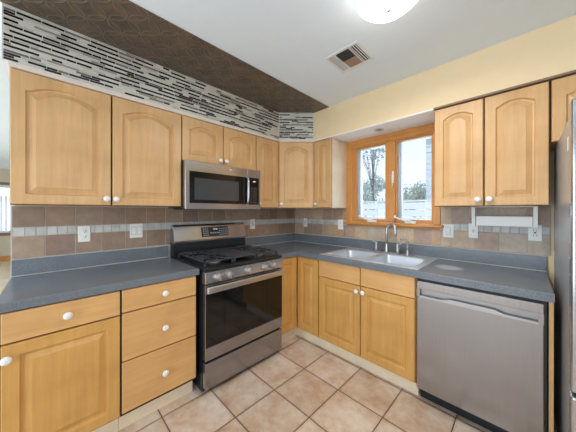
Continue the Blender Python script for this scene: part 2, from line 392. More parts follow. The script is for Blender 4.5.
palW = [(198, 172, 146), (186, 156, 134), (208, 182, 150), (190, 174, 156), (202, 164, 128), (178, 150, 132)]
tiles_obj('tile_backsplash', [((0, 0, 0), (0, 1, 0), (0, 0, 1), (1, 0, 0), back_rects(-2.618, -.007, 1.026, -2.47, palL), (-2.62, -.001, 1.0245, 1.366))], 0, 'grout', 'tile',
          'brown tile backsplash with pale accent band on the wall behind the stove', 'backsplash')
q = back_rects(.007, .834, 1.026, .03, palW)+back_rects(1.782, 2.43, 1.026, .03, palW)
q += [(a, b, c, d, k) for (a, b, c, d, k) in back_rects(.836, 1.78, 1.026, .03, palW, top=1.30) if d < 1.18]
tiles_obj('tile_backsplash', [((0, 0, 0), (1, 0, 0), (0, 0, 1), (0, -1, 0), q, (.001, .834, 1.0245, 1.366)),
                              ((0, 0, 0), (1, 0, 0), (0, 0, 1), (0, -1, 0), [], (.834, 1.782, 1.0245, 1.170)),
                              ((0, 0, 0), (1, 0, 0), (0, 0, 1), (0, -1, 0), [], (1.782, 2.432, 1.0245, 1.366))], 0, 'grout', 'tile',
          'tan tile backsplash with pale accent band below the window and right cabinet', 'backsplash')
def mosaic_rects(u0, u1, z0, z1):
    r = []; n = 21; hgt = (z1-z0)/n; g = .0009
    for i in range(n):
        u = u0-rnd.uniform(0, .1)
        darkrow = i % 2
        while u < u1:
            L = rnd.choice((.048, .075, .098, .120, .148)); a, b = max(u, u0), min(u+L, u1); t = rnd.random()
            if darkrow: c = (24, 22, 24) if t < .56 else (116, 108, 102) if t < .70 else (208, 205, 194)
            else: c = (212, 210, 200) if t < .5 else (192, 189, 178) if t < .78 else (152, 146, 138) if t < .93 else (30, 28, 30)
            if b-a > .004: r.append((a+g*1.8, b-g*1.8, z0+i*hgt+g, z0+(i+1)*hgt-g, lin(c)))
            u += L
    return r
dg = Vector((.604-.325, -.325+.607, 0)); dl = dg.length; du = dg/dl; dn = Vector((du.y, -du.x, 0))
tiles_obj('mosaic_tile_panel', [((.325, 0, 0), (0, 1, 0), (0, 0, 1), (1, 0, 0), mosaic_rects(-2.624, -.610, 2.150, 2.446), (-2.628, -.607, 2.147, 2.448)),
          ((.325, -.607, 0), tuple(du), (0, 0, 1), tuple(dn), mosaic_rects(.004, dl-.008, 2.150, 2.446), (0, dl, 2.147, 2.448))], 0, 'grout_w', 'mosaic',
          'black and white glass strip mosaic above the left upper cabinets', 'mosaic')

# ------------------------------------------------------------------ cabinets
def panel_door(w, h, arch=True, t=.02, fr=.056, rise=None, topfr=None):
    """door in local space: x 0..w, z 0..h, back at y=0, front at y=-t"""
    bm = bmesh.new(); fr = min(fr, w*.24); N = 20
    tf = topfr if topfr is not None else fr
    iw = w-2*fr
    rs = (rise if rise is not None else min(.045, iw*.16)) if arch else 0
    def contour(d):
        """inner outline inset by d"""
        x0, x1, z0, zt = fr+d, w-fr-d, fr+d, h-tf-d
        c = (x0+x1)/2; hw = (x1-x0)/2; sh = zt-rs; pts = [(x0, z0), (x1, z0)]
        top = []
        for i in range(N+1):
            u = 1-2*i/N; k = .88
            z = sh if abs(u) > k else sh+rs*math.sqrt(max(0, 1-(u/k)**2*.97))*1.0 - rs*.17*(1-1)
            if abs(u) <= k: z = sh+rs*(math.cos(u/k*math.pi/2)**.75)
            top.append((c+u*hw, z))
        return pts+top
    def outer(e, d=0):
        c = contour(0); x0, x1 = e, w-e
        return [(x0, e), (x1, e)]+[(x0+(x1-x0)*(p[0]-fr)/iw, h-e) for p in c[2:]]
    rings = [(outer(0), 0), (outer(0), -t+.004), (outer(.004), -t), (contour(0), -t), (contour(.003), -t+.004), (contour(.006), -t+.0115), (contour(.013), -t+.0125), (contour(.040), -t+.0025), (contour(.0415), -t+.0005)]
    vs = [[bm.verts.new((p[0], y, p[1])) for p in pts] for pts, y in rings]
    n = len(vs[0])
    for A, B in zip(vs, vs[1:]):
        for i in range(n): bm.faces.new([A[i], A[(i+1) % n], B[(i+1) % n], B[i]])
    bm.faces.new(vs[-1]); bm.faces.new(vs[0][::-1])
    bmesh.ops.recalc_face_normals(bm, faces=bm.faces[:])
    return bm
def door(parent, x, z, y, w, h, arch, mat, knob=None):
    m = MB(); m.add(panel_door(w, h, arch)); d = m.build('door', mat, parent, (x, y, z))
    if knob: add_knob(d, knob[0]-x, knob[1]-z, -.0205)
    return d
def add_knob(parent, x, z, y):
    m = MB(); m.lathe([(.009, 0), (.007, .004), (.0065, .010), (.014, .014), (.0195, .020), (.0195, .025), (.014, .030), (.0, .032)], (x, y, z), 'y', 20)
    return m.build('knob', 'knob', parent)
def drawer(parent, x, z, y, w, h, mat, knob=None):
    d = MB().box(0, w, -.02, 0, 0, h, .004).build('drawer_front' if knob else 'false_front', mat, parent, (x, y, z))
    if knob: add_knob(d, knob[0]-x, knob[1]-z, -.0205)
    return d
def m_box(*a): return MB().box(*a)
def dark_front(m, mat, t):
    o = m.build('body', [mat, 'gap_shade'], t)
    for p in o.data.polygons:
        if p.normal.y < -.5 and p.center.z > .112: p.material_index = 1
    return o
def upper(loc, rz, w, h, depth, doors, label, knobs, arch=True, endcol=None):
    t = thing('upper_cabinet', loc, rz, label, 'cabinet', 'maple upper cabinets')
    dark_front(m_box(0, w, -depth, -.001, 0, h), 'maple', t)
    for (a, b), k in zip(doors, knobs): door(t, a, .003, -depth-.001, b-a, h-.006, arch, 'maple', k)
    return t
CB, CT = 1.368, 2.1185; HU = CT-CB
upper((0, -2.602, CB), L90, .915, HU, .304, [(.002, .448), (.457, .913)], 'large two-door maple upper cabinet with arched panels at the far left', [(.424, .045), (.476, .045)])
upper((0, -1.685, 1.75), L90, .757, CT-1.75, .304, [(.004, .373), (.381, .753)], 'short two-door maple cabinet directly above the microwave', [(.340, .043), (.400, .043)])
upper((0, -.926, CB), L90, .312, HU, .304, [(.004, .306)], 'narrow single-door maple upper cabinet just right of the microwave', [(.030, .045)])
# diagonal corner
t = thing('corner_upper_cabinet', (0, 0, CB), 0, 'diagonal maple corner cabinet with one arched door above the counter corner', 'cabinet', 'maple upper cabinets')
MB().prism([(.001, -.001), (.001, -.611), (.304, -.611), (.602, -.306), (.602, -.001)], 'z', 0, HU).build('body', 'maple', t)
A = Vector((.304, -.611, 0)); B = Vector((.602, -.306, 0)); dv = (B-A).normalized(); nn = Vector((dv.y, -dv.x, 0)); ln = (B-A).length
ww = .386; p0 = A+dv*((ln-ww)/2)+nn*.001
d = MB().add(panel_door(ww, HU-.006)).build('door', 'maple', t, (p0.x, p0.y, .003), math.atan2(dv.y, dv.x)); add_knob(d, .028, .042, -.0205)
t = upper((.6065, 0, CB), 0, .230, HU, .304, [(.003, .227)], 'slim maple upper cabinet left of the window with a pale side panel', [(.030, .045)])
o = box('side_panel', 'end_panel', .2305, .2325, -.3045, -.001, 0, HU, 0, t); o['label'] = 'pale cream laminate side panel'
upper((1.803, 0, CB), 0, .606, HU, .304, [(.002, .297), (.305, .604)], 'two-door maple upper cabinet right of the window above the dishwasher', [(.270, .047), (.330, .047)])
upper((2.4115, 0, 1.745), 0, .90, CT-1.745, .304, [(.006, .447), (.453, .894)], 'maple cabinet with arched doors over the refrigerator', [(.418, .043), (.482, .043)])

# base cabinets
DB, DT = .120, .868
t = thing('base_cabinet', (0, -2.612, 0), L90, 'maple base cabinet with one drawer over one door at the far left', 'cabinet', 'maple base cabinets')
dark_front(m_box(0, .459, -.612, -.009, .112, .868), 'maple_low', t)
door(t, .010, .126, -.613, .447, .590, False, 'maple_low', (.028, .656))
drawer(t, .010, .724, -.613, .447, .140, 'maple_low_h', (.233, .796))
box('toe_kick', 'toe', 0, .459, -.566, -.50, .001, .111, 0, t)
t = thing('base_cabinet', (0, -2.151, 0), L90, 'maple three-drawer base cabinet immediately left of the stove', 'cabinet', 'maple base cabinets')
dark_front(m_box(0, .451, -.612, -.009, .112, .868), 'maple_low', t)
drawer(t, .006, .731, -.613, .443, .134, 'maple_low_h', (.238, .797))
drawer(t, .006, .443, -.613, .443, .281, 'maple_low_h', (.238, .572))
drawer(t, .006, .136, -.613, .443, .300, 'maple_low_h', (.238, .276))
box('toe_kick', 'toe', 0, .451, -.566, -.50, .001, .111, 0, t)
t = thing('corner_base_cabinet', (0, 0, 0), 0, 'maple corner base cabinet with two tall inward-facing doors right of the stove', 'cabinet', 'maple base cabinets')
MB().prism([(.003, -.009), (.003, -.900), (.612, -.900), (.612, -.612), (.904, -.612), (.904, -.009)], 'z', .112, .868).build('body', 'maple_low', t)
d = door(t, 0, 0, 0, .250, DT-DB-.012, False, 'maple_low'); d.location = (.613, -.893, DB+.008); d.rotation_euler.z = L90
door(t, .640, DB+.008, -.613, .260, DT-DB-.012, False, 'maple_low')
MB().prism([(.50, -.900), (.566, -.900), (.566, -.566), (.904, -.566), (.904, -.50), (.50, -.50)], 'z', .001, .111).build('toe_kick', 'toe', t)
t = thing('sink_base_cabinet', (.906, 0, 0), 0, 'maple sink cabinet with two doors and two false drawer fronts under the window', 'cabinet', 'maple base cabinets')
MB().box(0, .018, -.612, -.009, .112, .868).box(.838, .856, -.612, -.009, .112, .868).box(.018, .838, -.612, -.009, .112, .13).box(.018, .838, -.612, -.597, .13, .868).box(.018, .838, -.03, -.009, .13, .7).build('body', 'maple_low', t)
drawer(t, .006, .716, -.613, .425, .150, 'maple_low_h'); drawer(t, .439, .716, -.613, .412, .150, 'maple_low_h')
door(t, .006, .128, -.613, .425, .582, False, 'maple_low', (.408, .667)); door(t, .439, .128, -.613, .412, .582, False, 'maple_low', (.466, .667))
box('toe_kick', 'toe', 0, .856, -.566, -.50, .001, .111, 0, t)
tag(box('filler_panel', 'maple', 2.393, 2.410, -.615, -.009, .001, .869, .001), 'narrow wooden end panel between dishwasher and refrigerator', 'panel')

# ------------------------------------------------------------------ worktops
t = thing('countertop', (0, -1.71, .870), 0, 'blue-grey laminate countertop left of the stove', 'countertop', 'laminate countertops')
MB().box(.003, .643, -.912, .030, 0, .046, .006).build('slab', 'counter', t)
MB().box(.0075, .022, -.908, .022, .047, .150, .002).build('backsplash_lip', 'counter', t)
MB().box(.022, .026, -.908, .022, .0465, .050).build('caulk', 'caulk', t)
MB().box(.0075, .0215, -.908, .022, .1505, .154).build('top_caulk', 'caulk', t)
t = thing('countertop', (0, 0, .870), 0, 'L-shaped blue-grey laminate countertop holding the sink', 'countertop', 'laminate countertops')
sx0, sx1, sy0, sy1 = .935, 1.735, -.565, -.120
m = MB()
def slab_L(z0, z1):
    bm = bmesh.new()
    xs = [.003, .643, sx0, sx1, 2.412]; ys = [-.902, -.645, sy0, sy1, -.009]
    cells = set()
    for i in range(4):
        for j in range(4):
            if j == 0 and i > 0: continue
            if i == 2 and j == 2: continue
            cells.add((i, j))
    vt = {}
    def v(i, j, z):
        k = (i, j, z)
        if k not in vt: vt[k] = bm.verts.new((xs[i], ys[j], z))
        return vt[k]
    for (i, j) in cells:
        bm.faces.new([v(i, j, z1), v(i+1, j, z1), v(i+1, j+1, z1), v(i, j+1, z1)])
        bm.faces.new([v(i, j, z0), v(i, j+1, z0), v(i+1, j+1, z0), v(i+1, j, z0)])
        for (di, dj, a, b) in ((0, -1, (i, j), (i+1, j)), (1, 0, (i+1, j), (i+1, j+1)), (0, 1, (i+1, j+1), (i, j+1)), (-1, 0, (i, j+1), (i, j))):
            if (i+di, j+dj) not in cells: bm.faces.new([v(*a, z0), v(*b, z0), v(*b, z1), v(*a, z1)])
    bmesh.ops.recalc_face_normals(bm, faces=bm.faces[:])
    es = [e for e in bm.edges if len(e.link_faces) == 2 and e.calc_face_angle(0) > 1 and all(abs(vv.co.z-z1) < 1e-5 for vv in e.verts)]
    bmesh.ops.bevel(bm, geom=es, offset=.005, segments=3, profile=.5, affect='EDGES')
    return bm
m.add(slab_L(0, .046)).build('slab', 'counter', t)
MB().box(.0075, .022, -.895, -.009, .047, .150, .002).box(.0225, 2.412, -.022, -.0075, .047, .150, .002).build('backsplash_lip', 'counter', t)
MB().box(.022, .026, -.895, -.024, .0465, .050).box(.022, 2.41, -.026, -.022, .0465, .050).build('caulk', 'caulk', t)
MB().box(.0075, .0215, -.895, -.023, .1505, .154).box(.0075, 2.41, -.0215, -.0075, .1505, .154).build('top_caulk', 'caulk', t)

# ------------------------------------------------------------------ sink, faucet
t = thing('kitchen_sink', (0, 0, .9165), 0, 'stainless steel double-bowl sink set into the counter under the window', 'sink')
def sink_rim():
    bm = bmesh.new()
    xs = [.905, .950, 1.318, 1.350, 1.722, 1.765]; ys = [-.605, -.565+.012, -.150, -.060]
    holes = {(1, 1), (3, 1)}
    vt = {}
    def v(i, j, z=.004):
        k = (i, j, z)
        if k not in vt: vt[k] = bm.verts.new((xs[i], ys[j], z))
        return vt[k]
    for i in range(5):
        for j in range(3):
            if (i, j) in holes: continue
            bm.faces.new([v(i, j), v(i+1, j), v(i+1, j+1), v(i, j+1)])
    # outer lip
    o = [(.905, -.605), (1.765, -.605), (1.765, -.060), (.905, -.060)]
    top = [bm.verts.new((x, y, .004)) for x, y in o]; e = .005
    low = [bm.verts.new((x+(-e if x < 1.3 else e), y+(-e if y < -.3 else e), .0002)) for x, y in o]
    for i in range(4): bm.faces.new([low[i], low[(i+1) % 4], top[(i+1) % 4], top[i]])
    bmesh.ops.remove_doubles(bm, verts=bm.verts[:], dist=1e-5)
    return bm
MB().add(sink_rim()).build('rim', 'sink', t)
def bowl(x0, x1, y0, y1, dp):
    bm = bmesh.new(); rings = []
    def rr(x0, x1, y0, y1, r, z, n=6):
        pts = []
        for cx, cy, a0 in ((x1-r, y1-r, 0), (x0+r, y1-r, 90), (x0+r, y0+r, 180), (x1-r, y0+r, 270)):
            for k in range(n+1): a = R(a0+90*k/n); pts.append((cx+r*math.cos(a), cy+r*math.sin(a), z))
        return [bm.verts.new(p) for p in pts]
    for ins, r, z in ((-.001, .003, .0045), (.004, .03, .003), (.008, .045, -.01), (.014, .05, -dp+.04), (.024, .055, -dp+.012), (.05, .06, -dp), (.12, .04, -dp-.003)):
        rings.append(rr(x0+ins, x1-ins, y0+ins, y1-ins, r, z))
    for A_, B_ in zip(rings, rings[1:]):
        for i in range(len(A_)):
            f = bm.faces.new([A_[i], A_[(i+1) % len(A_)], B_[(i+1) % len(A_)], B_[i]]); f.smooth = True
    bm.faces.new(rings[-1]); return bm
for x0, x1 in ((.950, 1.318), (1.350, 1.722)):
    b = MB().add(bowl(x0, x1, -.553, -.150, .17)).build('bowl', 'sink', t)
    MB().lathe([(.045, 0), (.045, .003), (.036, .004), (.03, .001), (0, .001)], ((x0+x1)/2, -.35, -.172), 'z', 24).build('drain', 'chrome', b)
t = thing('kitchen_faucet', (1.342, -.105, .921), 0, 'brushed nickel high-arc faucet with side levers behind the sink', 'faucet')
MB().box(-.125, .125, -.028, .028, 0, .014, .008).build('base_plate', 'chrome', t)
MB().lathe([(.024, .014), (.020, .03), (.0165, .06), (.014, .10)], (0, 0, 0), 'z', 24).build('body', 'chrome', t)
pts = [(0, 0, .09), (0, 0, .20)]
for k in range(13):
    a = math.pi*k/12; pts.append((.046*(1-math.cos(a)), -.012*(1-math.cos(a)), .235+.05*math.sin(a)))
pts += [(.092, -.024, .20), (.092, -.024, .170)]
s_ = MB().tube(pts, [.0125]*(len(pts)-2)+[.012, .014], 14).build('spout', 'chrome', t)
for s1 in (-1, 1):
    h_ = MB().lathe([(.018, .014), (.014, .04), (.011, .075), (.013, .09), (.009, .102), (0, .105)], (s1*.105, 0, 0), 'z', 20).build('handle', 'chrome', t)
    MB().tube([(s1*.105, 0, .097), (s1*.105+s1*.02, -.006, .103), (s1*.105+s1*.042, -.01, .106)], [.006, .0055, .005], 10).build('lever', 'chrome', h_)
t = thing('side_sprayer', (1.535, -.105, .921), 0, 'dark curved side sprayer standing right of the faucet', 'sprayer')
MB().lathe([(.022, 0), (.019, .012), (.013, .03), (.011, .06)], (0, 0, 0), 'z', 20).build('base', 'chrome', t)
MB().tube([(0, 0, .055), (.001, 0, .09), (.0, -.004, .125), (-.012, -.012, .146), (-.034, -.026, .152), (-.05, -.036, .146)], [.011, .012, .0125, .012, .012, .013], 12).build('spray_head', 'grey_dark', t)

# ------------------------------------------------------------------ window over the sink
t = thing('window_1', (1.308, 0, 1.215), 0, 'honey-coloured wooden double casement window above the sink', 'window'); t['kind'] = 'structure'
# local: x -.471...471
z_top = 2.1225-1.215
MB().box(-.471, -.413, -.018, -.0005, -.004, z_top, .004).build('casing_side', 'oak', t)
MB().box(.413, .471, -.018, -.0005, -.004, z_top, .004).build('casing_side', 'oak', t)
MB().box(-.4125, .4125, -.018, -.0005, .836, z_top, .004).build('casing_head', 'oak_h', t)
MB().box(-.495, .495, -.052, -.0005, -.030, -.0045, .007).box(-.46, .46, -.02, -.0005, -.044, -.0305, .003).build('sill', 'oak_h', t)
MB().box(-.4125, -.388, .004, .115, 0, .835, .003).box(-.3875, -.374, .018, .115, 0, .835, .002).box(.403, .4125, .004, .115, 0, .835, .002).box(-.373, .402, .004, .115, .826, .835, .002).box(-.373, .402, .004, .115, 0, .012, .002).build('jamb', 'oak', t)
MB().box(-.021, .073, -.004, .10, .012, .826, .006).build('mullion', 'oak', t)
for s1, x0, x1 in ((-1, -.374, -.021), (1, .073, .403)):
    fr_ = .012
    sa = MB().box(x0, x0+fr_, .022, .06, .012, .826).box(x1-fr_, x1, .022, .06, .012, .826).box(x0+fr_, x1-fr_, .022, .06, .012, .034).box(x0+fr_, x1-fr_, .022, .06, .812, .826).build('sash', 'oak', t)
    MB().box(x0+.001, x0+.04, .066, .115, .013, .825).box(x1-.016, x1-.001, .066, .115, .013, .825).box(x0+.04, x1-.016, .066, .115, .013, .030).box(x0+.04, x1-.016, .066, .115, .81, .825).build('vinyl_frame', 'vinyl', sa)
    MB().box(x0+fr_, x1-fr_, .040, .044, .034, .812).build('pane', 'glass', sa)
    MB().box(x0+fr_, x1-fr_, .0300, .0305, .034, .812).build('insect_screen', 'screen', sa)
for cx, px in ((-.175, -.33), (.205, .04)):
    c_ = MB().box(cx-.03, cx+.07, -.034, -.0125, .0, .024, .005).build('crank_handle', 'white', t)
    MB().tube([(cx+.03, -.03, .020), (cx-.02, -.045, .030), (cx-.075, -.05, .046), (cx-.115, -.05, .058)], [.011, .010, .009, .008], 10).lathe([(.009, 0), (.011, .01), (.008, .026), (0, .028)], (cx-.115, -.05, .048), 'z', 14).build('crank_arm', 'white', c_)
MB().box(.050, .066, -.018, -.0065, .40, .52, .004).tube([(.058, -.02, .50), (.058, -.03, .46), (.058, -.032, .36)], .006, 8).build('lock_lever', 'white', t)

# ------------------------------------------------------------------ outlets and switches
def plate(name, wall, p, z, w, kinds, label, group='white wall plates on the backsplash'):
    rz = L90 if wall == 'L' else 0
    loc = (.0065, p, z) if wall == 'L' else (p, -.0065, z)
    t = thing(name, loc, rz, label, 'outlet' if name == 'outlet' else 'switch', group)
    MB().box(-w/2, w/2, -.006, 0, -.0585, .0585, .003).build('cover_plate', 'white', t)
    n = len(kinds)
    for i, k in enumerate(kinds):
        cx = (i-(n-1)/2)*.042
        if k == 'o':
            for dz in (.020, -.020):
                r_ = MB().lathe([(.0165, 0), (.0165, .0015), (.0155, .002), (0, .002)], (cx, -.006, dz), 'y', 20).build('receptacle', 'white', t)
                MB().box(cx-.008, cx-.0055, -.0087, -.0082, dz-.002, dz+.008).box(cx+.0055, cx+.008, -.0087, -.0082, dz-.002, dz+.008).box(cx-.002, cx+.002, -.0087, -.0082, dz-.010, dz-.006).build('slots', 'slot', r_)
        elif k == 'r':
            MB().box(cx-.017, cx+.017, -.008, -.0062, -.034, .034, .001).build('frame_line', 'white_dim', t)
            MB().prism([(-.0085, -.031), (-.0125, .0), (-.0085, .031)], 'x', cx-.0150, cx+.0150).build('rocker', 'white', t)
        elif k == 'g':
            MB().box(cx-.017, cx+.017, -.008, -.0062, -.034, .034, .001).build('outlet_body', 'white', t)
            MB().box(cx-.008, cx-.0055, -.0087, -.0082, .010, .022).box(cx+.0055, cx+.008, -.0087, -.0082, .010, .022).box(cx-.008, cx-.0055, -.0087, -.0082, -.024, -.012).box(cx+.0055, cx+.008, -.0087, -.0082, -.024, -.012).box(cx-.006, cx+.006, -.0087, -.0082, -.005, .005).build('slots', 'slot', t)
        elif k == 't':
            MB().box(cx-.005, cx+.005, -.008, -.0062, -.012, .012).build('toggle_slot', 'white_dim', t)
            MB().prism([(-.0062, -.006), (-.018, .004), (-.018, .009), (-.0062, .006)], 'x', cx-.0035, cx+.0035).build('toggle', 'white', t)
    return t
plate('outlet', 'L', -2.268, 1.163, .070, 'o', 'white duplex outlet below the large left cabinet')
plate('light_switch', 'L', -1.937, 1.168, .092, 'rr', 'white double rocker switch plate left of the stove')
plate('outlet', 'L', -.742, 1.178, .070, 'g', 'white outlet on the brown tiles right of the stove')
plate('outlet', 'W', .206, 1.178, .066, 'g', 'small white outlet on the window wall nearest the room corner')
plate('outlet', 'W', .757, 1.174, .070, 'o', 'white outlet just left of the window sill')
plate('light_switch', 'W', 1.836, 1.163, .078, 'r', 'white switch plate just right of the window sill')
plate('light_switch', 'W', 2.007, 1.173, .062, 't', 'smaller white switch plate below the left towel bracket')
plate('outlet', 'W', 2.355, 1.180, .070, 'g', 'white outlet beside the refrigerator below the towel holder')

# ------------------------------------------------------------------ paper towel holder
t = thing('paper_towel_holder', (2.19, -.12, CB-.001), 0, 'empty white paper towel holder mounted under the right upper cabinet', 'towel holder')
for sx in (-.165, .165):
    MB().prism([(-.05, 0), (.05, 0), (.045, -.012), (.028, -.09), (.024, -.145), (-.024, -.145), (-.028, -.09), (-.045, -.012)], 'x', sx-.011, sx+.011, .002).build('bracket', 'white', t)
MB().box(-.153, .153, -.016, .010, -.145, -.070, .006).build('crossbar', 'white', t)
MB().box(-.153, .153, -.045, .045, -.005, 0).build('mounting_strip', 'white', t)

# ------------------------------------------------------------------ gas range
t = thing('gas_range', (0, -1.6680, 0), L90, 'stainless and black freestanding gas range between the counters', 'stove')
Wd = .757   # local x 0..Wd, y = -world x
MB().box(0, Wd, -.655, -.03, .02, .895).build('body', 'black', t)
for fx, fy in ((.05, -.60), (Wd-.05, -.60), (.05, -.08), (Wd-.05, -.08)):
    MB().lathe([(.02, 0), (.02, .006), (.01, .008), (.01, .0205)], (fx, fy, .0), 'z', 12).build('foot', 'black', t)
MB().box(-.001, Wd+.001, -.700, -.115, .896, .921, .007).box(.012, Wd-.012, -.672, -.13, .9212, .9235, .001).build('cooktop', 'black', t)
# backguard
MB().prism([(-.0095, .896), (-.105, .896), (-.105, .975), (-.100, 1.040), (-.0095, 1.040)], 'x', 0, Wd).build('backguard_base', 'black', t)
b = MB().prism([(-.0095, 1.041), (-.112, 1.041), (-.114, 1.060), (-.078, 1.190), (-.060, 1.205), (-.0095, 1.205)], 'x', -.001, Wd+.001, .003).build('backguard', 'steel', t)
def tilt(u0, u1, s0, s1, d0, d1):
    """box on slanted face: s along the slope 0..1 from (-.114,1.060) to (-.078,1.190), d outward"""
    a = Vector((-.114, 1.060)); c = Vector((-.078, 1.190)); dr = (c-a); nrm = Vector((-dr.y, dr.x)).normalized()
    p = [a+dr*s0+nrm*d0, a+dr*s1+nrm*d0, a+dr*s1+nrm*d1, a+dr*s0+nrm*d1]
    return [(v.x, v.y) for v in p], u0, u1
def tbox(m, *a, mi=0): p, u0, u1 = tilt(*a); m.prism(p, 'x', u0, u1, 0, mi); return m
m = tbox(MB(), .255, .545, .16, .86, .0005, .003); tbox(m, .372, .425, .60, .80, .0031, .0036, mi=2)
for i, u in enumerate((.383, .394, .407, .417)): tbox(m, u, u+.004, .64, .76, .0037, .0042, mi=3)
for r0 in (.25, .40, .55, .70):
    for u in (.272, .292, .312, .440, .462, .484, .506, .526): tbox(m, u, u+.011, r0, r0+.05, .0031, .0035, mi=1)
for u in (.345, .37, .395, .42): tbox(m, u, u+.012, .38, .46, .0031, .0035, mi=1)
m.build('display_panel', ['screenlcd', 'button', 'black_gloss', 'led'], t)
# front control panel (slanted)
cp = MB().prism([(-.656, .806), (-.704, .806), (-.714, .818), (-.703, .890), (-.690, .8955), (-.656, .8955)], 'x', 0, Wd, .002).build('control_panel', 'steel', t)
for ky in (.094, .181, .360, .532, .630):
    kb = MB().lathe([(.030, 0), (.030, .006), (.026, .009), (.0245, .030), (.022, .036), (0, .037)], (ky, -.7095, .853), 'y', 26).build('burner_knob', 'knob_steel', t)
    MB().box(ky-.005, ky+.005, -.7555, -.7455, .829, .877, .002).build('grip', 'chrome', kb)
# oven door
m = MB().box(.003, Wd-.003, -.700, -.658, .255, .798, .004)
for i in range(7): m.box(.20+i*.055, .235+i*.055, -.7012, -.7002, .737, .742, 0, 1)
dr_ = m.build('oven_door', ['steel_front', 'slot'], t)
MB().box(.006, Wd-.006, -.7035, -.7005, .350, .735, .001).build('oven_window', 'black_gloss', dr_)
MB().box(.16, Wd-.16, -.7045, -.7036, .42, .66).build('inner_window', 'oven_glass', dr_)
hd = MB().box(.002, Wd-.002, -.742, -.720, .746, .792, .009, seg=3).build('door_handle', 'chrome', dr_)
for hx in (.035, Wd-.035): MB().box(hx-.014, hx+.014, -.721, -.7005, .752, .786, .004).build('handle_mount', 'steel', dr_)
MB().box(.003, Wd-.003, -.700, -.658, .052, .238, .005).build('storage_drawer', 'steel_front', t)
# burners and grates
for i, (bx, by, br) in enumerate(((.16, -.53, .045), (.16, -.27, .036), (Wd/2, -.40, .040), (Wd-.16, -.53, .040), (Wd-.16, -.27, .034))):
    bn = MB().lathe([(br+.012, 0), (br+.010, .008), (br, .010), (br, .013)], (bx, by, .9236), 'z', 24).build('burner', 'steel_dull', t)
    MB().lathe([(br-.004, 0), (br-.004, .006), (br-.010, .010), (0, .010)], (bx, by, .9367), 'z', 24).build('burner_cap', 'iron', bn)
def grate(x0, x1):
    m = MB(); y0, y1, z, s_ = -.655, -.140, .962, .006
    for (a, b_, c, d_) in ((x0, x1, y0, y0+2*s_), (x0, x1, y1-2*s_, y1), (x0, x0+2*s_, y0, y1), (x1-2*s_, x1, y0, y1), (x0, x1, (y0+y1)/2-s_, (y0+y1)/2+s_)):
        m.box(a, b_, c, d_, z-.012, z, .003)
    xc = (x0+x1)/2
    for yc in ((y0*3+y1)/4+.0, (y0+3*y1)/4):
        for ang in range(0, 360, 45):
            c_, s1 = math.cos(R(ang)), math.sin(R(ang)); r0 = .022
            r1 = min((x1-x0)/2/abs(c_) if abs(c_) > .01 else 9, (y1-y0)/4/abs(s1) if abs(s1) > .01 else 9)-.006
            m.tube([(xc+c_*r0, yc+s1*r0, z-.002), (xc+c_*r1, yc+s1*r1, z-.006)], .0052, 6)
    for lx in (x0+.008, x1-.008):
        for ly in (y0+.008, y1-.008): m.box(lx-.007, lx+.007, ly-.007, ly+.007, .9237, z-.011)
    return m
grate(.018, .262).build('grate', 'iron', t)
grate(Wd-.262, Wd-.018).build('grate', 'iron', t)
m = MB(); m.box(.268, Wd-.268, -.655, -.140, .952, .962, .003).box(.276, Wd-.276, -.645, -.150, .9622, .9632)
for lx in (.275, Wd-.275):
    for ly in (-.648, -.147): m.box(lx-.007, lx+.007, ly-.006, ly+.006, .9237, .953)
m.build('griddle', 'griddle', t)

# ------------------------------------------------------------------ microwave
t = thing('microwave', (0, -1.6850, 1.344), L90, 'stainless over-the-range microwave hanging above the stove', 'microwave')
Wm = .759
MB().box(0, Wm, -.3500, -.009, .012, .4015).build('body', 'black', t)
d = MB().box(.001, .598, -.3900, -.3520, .004, .4005, .004).build('door', 'steel', t)
MB().box(.034, .594, -.3925, -.3905, .054, .316, .001).build('door_glass', 'black_gloss', d)
MB().box(.075, .500, -.3935, -.3927, .082, .262).build('viewing_window', 'mw_glass', d)
cpn = MB().box(.600, Wm-.001, -.3900, -.3520, .004, .4005, .004).build('control_side', 'steel', t)
m = MB().box(.614, .738, -.3925, -.3905, .052, .318, .001)
for r0 in range(6):
    for c0 in range(3): m.box(.640+c0*.028, .650+c0*.028, -.3932, -.3926, .070+r0*.028, .074+r0*.028, 0, 1)
m.build('keypad', ['black_gloss', 'button'], cpn)
MB().box(.665, .695, -.3932, -.3926, .276, .286).build('clock', 'led', cpn)
MB().tube([(.588, -.3920, .060), (.588, -.4180, .075), (.588, -.4240, .12), (.588, -.4240, .26), (.588, -.4180, .305), (.588, -.3920, .320)], .0115, 12).build('handle', 'steel', d)
MB().lathe([(.013, 0), (.013, .002), (.010, .003), (0, .003)], (.415, -.3902, .365), 'y', 24).build('emblem', 'emblem', d)
m = MB(); m.box(.03, Wm-.03, -.3700, -.05, .0, .0115)
m.build('vent_bottom', 'black', t)
m = MB()
for i in range(8): m.box(.05, .33, -.34+i*.02, -.332+i*.02, -.003, -.0005); m.box(.43, .70, -.34+i*.02, -.332+i*.02, -.003, -.0005)
m.build('grease_filter', 'grey_dark', t)

# ------------------------------------------------------------------ dishwasher
t = thing('dishwasher', (1.7650, 0, 0), 0, 'stainless steel dishwasher with a pocket handle under the right counter', 'dishwasher')
MB().box(.002, .624, -.575, -.03, .10, .868).build('body', 'black', t)
MB().box(.004, .622, -.600, -.5755, .112, .860).build('door_edge', 'black', t)
